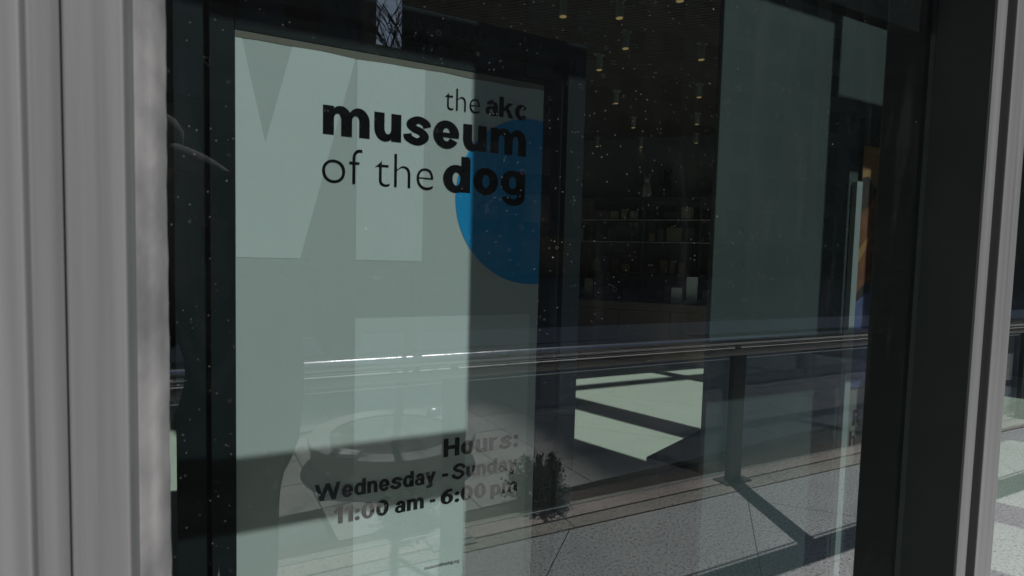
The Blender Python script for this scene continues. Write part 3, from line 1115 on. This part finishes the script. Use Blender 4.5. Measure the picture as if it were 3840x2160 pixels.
# two seated dog figurines on top of the shelving
def figurine(u, m, label, s):
    t = empty('dog_figurine', sp(u, -0.14, 2.7755), SROT)
    tag(t, label, 'figurine')
    bm = lathe([(0.0, 0.0), (0.125, 0.0), (0.13, 0.06), (0.105, 0.16), (0.085, 0.24), (0.06, 0.30), (0.0, 0.32)], 16, caps=False)
    for v in bm.verts:
        v.co.x *= 0.85
        v.co *= s
    smooth(obj('body', bm, m, t))
    bm = bmesh.new()
    bmesh.ops.create_uvsphere(bm, u_segments=14, v_segments=10, radius=0.065 * s)
    for v in bm.verts:
        if v.co.y < -0.02 * s:
            v.co.y -= 0.045 * s * (1 - abs(v.co.z) / (0.065 * s))
        v.co.z += 0.355 * s
    hd = smooth(obj('head', bm, m, t))
    for sx in (-1, 1):
        bm = bmesh.new()
        tube(bm, [(sx * 0.035 * s, 0, 0.40 * s), (sx * 0.05 * s, 0.0, 0.43 * s), (sx * 0.055 * s, 0.0, 0.47 * s)], [0.022 * s, 0.018 * s, 0.003], 8)
        smooth(obj('ear', bm, m, hd))
    for sx in (-1, 1):
        bm = bmesh.new()
        tube(bm, [(sx * 0.045 * s, -0.07 * s, 0.22 * s), (sx * 0.045 * s, -0.11 * s, 0.10 * s), (sx * 0.045 * s, -0.115 * s, 0.012 * s)], [0.028 * s, 0.02 * s, 0.024 * s], 8)
        smooth(obj('leg', bm, m, t))


figurine(1.32, mat('pale_ceramic', (0.42, 0.40, 0.36), 0.4), 'pale seated dog figurine on top of the shop shelving', 0.95)
figurine(1.68, mat('black_ceramic', (0.012, 0.012, 0.012), 0.4), 'black seated dog figurine on top of the shop shelving', 1.1)

ctr = empty('shop_counter', sp(1.2, 1.05, 0), SROT)
tag(ctr, 'long wooden shop counter in front of the shelving', 'counter')
obj('counter_top', box(-2.6, 2.4, -0.30, 0.30, 0.86, 0.98, 0.004), M_wood, ctr)
obj('counter_base', box(-2.5, 2.3, -0.22, 0.25, 0.0, 0.8595), M_shelf, ctr)
for k in range(6):
    obj('front_panel', box(-2.5 + k * 0.8 + 0.004, -2.5 + (k + 1) * 0.8 - 0.004, -0.236, -0.2205, 0.06, 0.85, 0.002), M_wood, ctr)
cards = [(-0.1, 0.16, 0.26, 0, 'white price card standing alone near the left end of the shop counter'), (0.30, 0.14, 0.34, 0, 'olive tall card on the shop counter'), (1.95, 0.17, 0.42, 0, 'white tall leaflet holder near the right end of the shop counter'), (1.72, 0.16, 0.24, 0, 'white low card beside the tall leaflet holder on the counter')]
for i, (u, wd, ht, _, lb) in enumerate(cards):
    o = obj('display_card', box(-wd / 2, wd / 2, -0.01, 0.01, 0, ht, 0.001), M_white if i != 1 else gm[0])
    o.location = sp(u + 0.25, 1.05, 0.9803)
    o.rotation_euler = (0, 0, SROT)
    tag(o, lb, 'card')
lt = empty('counter_lamp', sp(0.15, 1.25, 0.98), 0)
tag(lt, 'tiny warm light glowing on the shop counter', 'lamp')
obj('stem', lathe([(0.03, 0.0), (0.03, 0.008), (0.006, 0.012), (0.006, 0.05)], 12), M_lamp_body, lt)
obj('bulb', lathe([(0.0, 0.05), (0.014, 0.058), (0.016, 0.075), (0.0, 0.095)], 12, caps=False), M_lamp_lit, lt)

# ------------------------------------------------------------------ glass railing across the walkway
rail = empty('glass_railing', (0, -2.23, 0), math.radians(-0.7))
tag(rail, 'glass balustrade with stainless handrail and dark flat posts across the granite walkway', 'railing')
PX = [1.045 + 2.25 * k for k in range(-2, 5)]
rx0, rx1 = -4.2, 12.0
bm = bmesh.new()
tube(bm, [(rx0, 0, 1.062), (rx1, 0, 1.062)], 0.036, 32)
smooth(obj('handrail', bm, M_steel, rail))
obj('cap_channel', box(rx0, rx1, -0.05, 0.05, 0.962, 1.010, 0.022, 5), M_steel_d, rail)
M_bglass = glass_mat('balustrade_glass', (0.93, 0.96, 0.95), 1.5, False, 0.5)
M_gedge = mat('glass_edge', (0.55, 0.62, 0.6), 0.25, 0.0, spec=0.8)
for k, px in enumerate(PX):
    p_ = obj('post', box(px - 0.066, px + 0.066, -0.012, 0.028, 0.012, 0.9615, 0.002), M_post, rail)
    obj('base_plate', box(px - 0.13, px + 0.13, -0.06, 0.075, 0.004, 0.0118, 0.001), M_post, p_)
    obj('stem', box(px - 0.02, px + 0.02, -0.012, 0.012, 1.0102, 1.032), M_steel_d, p_)
    if k < len(PX) - 1:
        x0, x1 = px + 0.0675, PX[k + 1] - 0.0675
        gp = obj('glass_panel', box(x0, x1, -0.03, -0.018, 0.06, 0.925), M_bglass, rail)
        obj('edge', box(x0, x1, -0.030, -0.018, 0.9252, 0.9292), M_gedge, gp)
        obj('edge', box(x0, x1, -0.030, -0.018, 0.0552, 0.0598), M_gedge, gp)


# ------------------------------------------------------------------ plants
def shrub(x, y, rx, ry, h, n, seed, label):
    r = random.Random(seed)
    t = empty('box_shrub', (x, y, -0.004))
    tag(t, label, 'shrub')
    bm = bmesh.new()
    for k in range(26):
        a = r.uniform(0, 6.28); q = r.uniform(0.3, 0.95)
        tp = (rx * q * math.cos(a), ry * q * math.sin(a), h * r.uniform(0.55, 0.98))
        tube(bm, [(r.uniform(-.03, .03), r.uniform(-.03, .03), -0.02), (tp[0] * 0.5, tp[1] * 0.5, tp[2] * 0.5), tp], [0.006, 0.004, 0.0015], 5)
    obj('stem', bm, M_bark, t)
    verts, faces = [], []
    for q_ in range(n // 15):
        a = r.uniform(0, 6.28)
        el = r.uniform(0.05, 1.0)
        lump = 1.0 + 0.22 * math.sin(3 * a + seed) + r.uniform(-0.1, 0.16)
        tip = Vector((rx * math.cos(a) * math.sqrt(1 - 0.8 * el * el) * lump, ry * math.sin(a) * math.sqrt(1 - 0.8 * el * el) * lump, h * (0.1 + 0.92 * el) * (0.92 + 0.14 * r.random())))
        base = tip * r.uniform(0.35, 0.55)
        for k in range(15):
            f_ = k / 14.0
            c = base.lerp(tip, f_) + Vector((r.uniform(-.014, .014), r.uniform(-.014, .014), r.uniform(-.012, .012)))
            e = Euler((r.uniform(0, 6.28), r.uniform(0, 6.28), r.uniform(0, 6.28))).to_matrix()
            L, W = r.uniform(0.011, 0.019) * (1.1 - 0.35 * f_), r.uniform(0.006, 0.009)
            b0 = len(verts)
            for q in ((-L, 0, 0), (0, -W, 0.003), (L, 0, 0), (0, W, 0.003)):
                verts.append(tuple(c + e @ Vector(q)))
            faces.append((b0, b0 + 1, b0 + 2, b0 + 3))
    me = bpy.data.meshes.new('foliage')
    me.from_pydata(verts, [], faces)
    f = obj('foliage', me, M_leaf, t)
    tag(f, kind='stuff')


shrub(1.80, -2.58, 0.21, 0.15, 0.30, 3300, 4, 'dark box shrub behind the glass railing midway between two posts')
shrub(0.90, -2.60, 0.20, 0.16, 0.26, 2700, 9, 'small box shrub behind the glass railing close to a dark post')


def tree(x, y, z0, height, r0, seed, label, levels=5, kids=4):
    r = random.Random(seed)
    t = empty('bare_tree', (x, y, z0))
    tag(t, label, 'tree')
    bmT, bmC = bmesh.new(), bmesh.new()

    def branch(p, dirv, length, rad, lev):
        n = 5
        pts, rr = [p.copy()], [rad]
        q, dv_ = p.copy(), dirv.copy()
        for i in range(n):
            dv_ = (dv_ + Vector((r.uniform(-.16, .16), r.uniform(-.16, .16), r.uniform(-.04, .12)))).normalized()
            q = q + dv_ * (length / n)
            pts.append(q.copy()); rr.append(rad * (1 - 0.5 * (i + 1) / n))
        tube(bmT if lev == 0 else bmC, pts, rr, 8 if lev < 2 else 4, cap=lev < 2)
        if lev >= levels:
            return
        k = kids if lev < 3 else 3
        for i in range(k):
            f = 0.35 + 0.65 * (i + r.random() * 0.6) / k if lev > 0 else 0.55 + 0.45 * (i + r.random() * .5) / k
            idx = min(n, max(1, int(round(f * n))))
            a = r.uniform(0, 6.28)
            side = Vector((math.cos(a), math.sin(a), r.uniform(0.2, 0.9))).normalized()
            nd = (dv_ * 0.75 + side * 0.75).normalized()
            branch(pts[idx], nd, length * r.uniform(0.46, 0.66), max(0.0034, rr[idx] * 0.66), lev + 1)
    branch(Vector((0, 0, -0.05)), Vector((0.02, 0.01, 1)), height, r0, 0)
    smooth(obj('trunk', bmT, M_bark, t), 60)
    obj('crown', bmC, M_bark, t)


# round cast stone planter with a young bare tree
plc = (1.06, -3.70)
pln = empty('round_planter', (plc[0], plc[1], 0))
tag(pln, 'round cast stone planter with a broad pale rim behind the glass railing', 'planter')
smooth(obj('bowl', lathe([(0.60, 0.0), (0.632, 0.0), (0.645, 0.145), (0.66, 0.15), (0.662, 0.195), (0.655, 0.202), (0.50, 0.202), (0.495, 0.196), (0.49, 0.12), (0.0, 0.11)], 72, caps=True), M_conc, pln), 35)
bm = lathe([(0.0, 0.198), (0.2, 0.20), (0.4, 0.192), (0.4945, 0.186)], 48, caps=False)
smooth(obj('soil', bm, M_soil, pln))
tree(1.08, -3.70, 0.16, 2.3, 0.034, 5, 'slender bare young tree growing in the round planter', 5, 4)
tree(2.1, -7.1, 0.0, 2.9, 0.085, 11, 'taller bare tree standing out on the plaza paving', 4, 4)

# small things left on the planter rim
cup = empty('plastic_cup', (0.56, -3.40, 0.2022))
tag(cup, 'clear plastic cup left on the planter rim', 'cup')
smooth(obj('cup_wall', lathe([(0.028, 0.0), (0.045, 0.13), (0.043, 0.13), (0.027, 0.003), (0.0, 0.003)], 20, caps=False), M_plastic, cup))
npk = obj('crumpled_napkin', box(-0.075, 0.075, -0.055, 0.055, 0.0, 0.03, 0.01, 2), M_white, None, (0.64, -3.27, 0.2022), (0, 0, 0.5))
rr = random.Random(3)
for v in npk.data.vertices:
    if v.co.z > 0.004:
        v.co += Vector((rr.uniform(-.01, .01), rr.uniform(-.01, .01), rr.uniform(-.008, .012)))
tag(npk, 'crumpled white napkin beside the cup on the planter rim', 'napkin')
dome = obj('steel_dome', lathe([(0.075, 0.0), (0.075, 0.006), (0.062, 0.03), (0.04, 0.05), (0.0, 0.06)], 32), M_steel, None, (1.51, -4.06, 0.2022))
smooth(dome)
tag(dome, 'polished steel dome cover on the planter rim', 'cover')


# ------------------------------------------------------------------ buildings across the street
def building(name, label, x0, x1, y, depth, h, m, nx, nz, seed, slant=0.0):
    t = empty(name, ((x0 + x1) / 2, y, -0.05))
    tag(t, label, 'building')
    hw = (x1 - x0) / 2
    obj('wall', prism([(-hw + slant, -depth), (hw, -depth), (hw, 0.0), (-hw, 0.0)], 0.0, h), m, t)
    obj('cornice', prism([(-hw + slant, -depth - 0.15), (hw + 0.15, -depth - 0.15), (hw + 0.15, 0.3), (-hw - 0.02, 0.3), (-hw - 0.02, 0.0)], h + 0.002, h + 0.5), m, t)
    wme = fme = None
    px_, pz_ = (x1 - x0) / nx, (h - 4.2) / nz
    for i in range(nx):
        for j in range(nz):
            cx_ = -hw + px_ * (i + 0.5)
            cz_ = 4.4 + pz_ * j
            if wme is None:
                f = obj('window', box(-px_ * 0.30, px_ * 0.30, 0.002, 0.06, 0.0, pz_ * 0.62, 0.01), m, t)
                g_ = obj('pane', box(-px_ * 0.26, px_ * 0.26, 0.0605, 0.075, 0.08, pz_ * 0.62 - 0.08), M_win, f)
                wme, fme = f.data, g_.data
            else:
                f = obj('window', wme, None, t)
                obj('pane', fme, None, f)
            f.location = (cx_, 0, cz_)
    for i in range(max(2, nx // 2)):
        pw = (x1 - x0) / max(2, nx // 2)
        cx_ = -hw + pw * (i + 0.5)
        obj('shopfront', box(cx_ - pw * 0.4, cx_ + pw * 0.4, 0.002, 0.08, 0.3, 3.4, 0.01), M_win, t)


building('brick_building', 'brown brick building across the street left of the narrow sky gap', -22.0, 5.0, -24.0, 14, 16.5, M_brick, 9, 4, 1)
building('stone_building', 'long dark stone building set back beyond the street right of the narrow sky gap', 9.58, 80.0, -38.0, 14, 30.5, M_stone, 16, 7, 2, 4.0)
building('setback_block', 'stone block stepping up behind the dark stone building beside the sky gap', 10.3, 15.38, -38.62, 12, 36.4, M_stone, 2, 10, 7, 3.6)
building('setback_tower', 'tall stone tower rising behind the roof of the dark stone building', 15.42, 80.0, -38.6, 13, 39.0, M_stone, 16, 10, 6)
building('low_building', 'lower block closing the bottom of the gap between the two taller buildings', 12.0, 18.0, -62.0, 8, 24.2, M_brick, 2, 5, 3)
building('sky_block_tower', 'unseen masonry tower added to block sky past the left end of the storefront', -26.0, -9.0, -3.0, 18, 34.0, M_brick, 5, 7, 4)  # added out of view to keep sky light off the mullion sides
building('end_tower', 'tall grey tower closing the far right end of the street', 58.0, 84.0, 6.0, 40, 40.0, M_stone, 7, 8, 5)

# ------------------------------------------------------------------ the photographer, seen only in the glass
FW = Vector((0.44, 0.90, 0)).normalized()
RT = Vector((FW.y, -FW.x, 0))
PB = Vector((-0.06, -1.02, 0))
HF = 1.065


def pw(r_, f_, z):
    p = PB + RT * r_ + FW * f_
    return Vector((p.x - PB.x, p.y - PB.y, z * HF))


person = empty('person', (PB.x, PB.y, 0.0))
tag(person, 'standing person in black jacket, gloves and grey cap raising a phone towards the window', 'person')


def skinned(name, V, E_, R_, root, m, sub=2):
    me = bpy.data.meshes.new(name)
    me.from_pydata([tuple(v) for v in V], E_, [])
    o = bpy.data.objects.new(name, me)
    col.objects.link(o)
    o.modifiers.new('skin', 'SKIN').use_smooth_shade = True
    sd = o.modifiers.new('sub', 'SUBSURF'); sd.levels = sub; sd.render_levels = sub
    lay = me.skin_vertices[0].data if me.skin_vertices else None
    for i, r_ in enumerate(R_):
        lay[i].radius = r_ if isinstance(r_, tuple) else (r_, r_)
        lay[i].use_root = (i == root)
    dg = bpy.context.evaluated_depsgraph_get(); dg.update()
    me2 = bpy.data.meshes.new_from_object(o.evaluated_get(dg))
    bpy.data.objects.remove(o); bpy.data.meshes.remove(me)
    for p in me2.polygons:
        p.use_smooth = True
    me2.materials.clear()
    me2.materials.append(m)
    return obj(name, me2, None, person)


V = [pw(-0.02, 0, 0.98), pw(0.05, 0.01, 1.14), pw(0.05, 0.02, 1.32), pw(-0.05, 0.0, 1.52), pw(-0.14, 0.0, 1.60), pw(-0.22, 0.0, 1.68),
     pw(0.20, 0.0, 1.49), pw(0.36, 0.05, 1.25), pw(0.14, 0.28, 1.50),
     pw(-0.20, 0.0, 1.51), pw(-0.30, 0.08, 1.28), pw(-0.10, 0.29, 1.52),
     pw(0.06, 0.0, 0.94), pw(0.06, 0.02, 0.52), pw(0.07, -0.02, 0.09), pw(0.08, 0.14, 0.035),
     pw(-0.10, 0.0, 0.94), pw(-0.12, 0.02, 0.52), pw(-0.13, -0.02, 0.09), pw(-0.14, 0.14, 0.035)]
E_ = [(0, 1), (1, 2), (2, 3), (3, 4), (4, 5), (3, 6), (6, 7), (7, 8), (3, 9), (9, 10), (10, 11), (0, 12), (12, 13), (13, 14), (14, 15), (0, 16), (16, 17), (17, 18), (18, 19)]
R_ = [(0.19, 0.14), (0.245, 0.15), (0.245, 0.15), (0.15, 0.11), 0.062, 0.058, 0.085, 0.062, 0.042, 0.085, 0.062, 0.042, 0.10, 0.068, 0.05, 0.042, 0.10, 0.068, 0.05, 0.042]
body = skinned('body', V, E_, R_, 0, M_cloth)

# head with a face, tilted down towards the phone
HC = Vector((-0.258 - PB.x, -0.945 - PB.y, 1.880))
bm = bmesh.new()
bmesh.ops.create_uvsphere(bm, u_segments=24, v_segments=18, radius=1.0)
for v in bm.verts:
    x, y, z = v.co
    k = 1.0 - 0.18 * max(0, -z) ** 1.5
    v.co = (x * 0.076 * k, y * 0.098 * (1.0 - 0.10 * max(0, -z)), z * 0.118)
    # eye sockets, nose, chin (face looks along +y)
    if y > 0.6 and abs(x) < 0.22 and -0.35 < z < 0.05:
        v.co.y += 0.016 * (1 - abs(x) / 0.22)
    if y > 0.5 and 0.15 < abs(x) < 0.55 and 0.0 < z < 0.25:
        v.co.y -= 0.007
    if y > 0.5 and z < -0.75:
        v.co.y += 0.012
HR = Euler((math.radians(-14), 0, math.radians(-68))).to_matrix()
head = smooth(obj('head', bm, M_skin, person, HC, HR.to_euler()))
for sx in (-1, 1):
    bm = bmesh.new()
    bmesh.ops.create_uvsphere(bm, u_segments=10, v_segments=8, radius=1.0)
    for v in bm.verts:
        v.co = (sx * 0.074 + v.co.x * 0.010, -0.005 + v.co.y * 0.018, -0.005 + v.co.z * 0.032)
    smooth(obj('ear', bm, M_skin, head))
    bm = bmesh.new()
    bmesh.ops.create_uvsphere(bm, u_segments=10, v_segments=8, radius=0.011)
    for v in bm.verts:
        v.co += Vector((sx * 0.03, 0.083, 0.010))
    smooth(obj('eye', bm, M_ink, head))
bm = bmesh.new()
tube(bm, [(-0.024, 0.081, -0.062), (0, 0.090, -0.060), (0.024, 0.081, -0.062)], [0.003, 0.006, 0.003], 8)
smooth(obj('mouth', bm, mat('lips', (0.36, 0.15, 0.12), 0.5), head))
# cap: crown and down-curved brim
bm = lathe([(0.086, 0.0), (0.088, 0.02), (0.084, 0.055), (0.066, 0.085), (0.035, 0.100), (0.0, 0.104)], 28, caps=False)
for v in bm.verts:
    v.co.y *= 1.20
    v.co.z = v.co.z * 0.75 + 0.040
cap = smooth(obj('cap', bm, M_cap, head))
bm = bmesh.new()
top, bot = [], []
NA, NR = 16, 6
for j in range(NR + 1):
    ta, ba = [], []
    for i in range(NA + 1):
        a = math.radians(18 + 144 * i / NA)
        q = j / NR
        cxx, cyy = 0.087 * math.cos(a), 0.100 * math.sin(a)
        ln = 0.135 * math.sin(math.radians(180 * i / NA)) ** 0.55
        y_ = cyy + ln * q
        x_ = cxx * (1 - 0.10 * q)
        z_ = 0.047 - 0.050 * (x_ / 0.087) ** 2 * (0.35 + 0.65 * q) - 0.030 * q * q
        ta.append(bm.verts.new((x_, y_, z_))); ba.append(bm.verts.new((x_, y_, z_ - 0.0045)))
    top.append(ta); bot.append(ba)
for j in range(NR):
    for i in range(NA):
        bm.faces.new((top[j][i], top[j][i + 1], top[j + 1][i + 1], top[j + 1][i]))
        bm.faces.new((bot[j][i], bot[j + 1][i], bot[j + 1][i + 1], bot[j][i + 1]))
for i in range(NA):
    bm.faces.new((top[NR][i], top[NR][i + 1], bot[NR][i + 1], bot[NR][i]))
    bm.faces.new((top[0][i], bot[0][i], bot[0][i + 1], top[0][i + 1]))
bmesh.ops.recalc_face_normals(bm, faces=bm.faces[:])
smooth(obj('cap_brim', bm, M_cap, head), 50)


# hands around the phone
def hand(wrist, grip, side):
    """palm and five separate fingers curling onto the phone edge"""
    wv = Vector(wrist)
    gv = Vector(grip)
    up = Vector((0, 0, 1))
    fwd = (gv - wv).normalized()
    inn = -RT * side
    palm = wv + fwd * 0.05
    Vv = [wv, palm, palm + fwd * 0.02]
    Ee = [(0, 1), (1, 2)]
    Rr = [0.026, (0.030, 0.018), (0.030, 0.016)]
    skinned('hand', Vv, Ee, Rr, 0, M_glove, 2)
    for k, ln in enumerate((0.062, 0.072, 0.068, 0.054)):
        b0 = palm + up * (0.030 - 0.020 * k) + fwd * 0.012
        b1 = b0 + fwd * ln * 0.45 + inn * 0.006
        b2 = b1 + fwd * ln * 0.15 + inn * ln * 0.35
        b3 = b2 + inn * ln * 0.30 - fwd * 0.006
        skinned('finger', [b0, b1, b2, b3], [(0, 1), (1, 2), (2, 3)], [0.0095, 0.009, 0.008, 0.007], 0, M_glove, 1)
    t0 = palm - up * 0.005 + inn * 0.014
    skinned('thumb', [t0, t0 + up * 0.02 + inn * 0.03, t0 + up * 0.028 + inn * 0.055 + fwd * 0.01], [(0, 1), (1, 2)], [0.012, 0.010, 0.008], 0, M_glove, 1)


# phone held at the lens position, just behind it
ph_c = Vector((0, -0.65, 1.65)) - _f * 0.022 - _u * 0.02 - _r * 0.03
phone = empty('phone', ph_c)
phone.rotation_euler = Matrix(((_r.x, _f.x, _u.x), (_r.y, _f.y, _u.y), (_r.z, _f.z, _u.z))).to_euler()
tag(phone, 'black phone held up in both hands by the person in the cap', 'phone')
obj('phone_body', box(-0.078, 0.078, -0.004, 0.004, -0.037, 0.037, 0.003, 2), M_glove, phone)
wr = pw(0.14, 0.28, 1.50)
wl = pw(-0.10, 0.29, 1.52)
pc = ph_c - PB
hand(wr, pc + _r * 0.085 - _u * 0.02 - _f * 0.02, 1)
hand(wl, pc - _r * 0.085 - _u * 0.02 - _f * 0.02, -1)
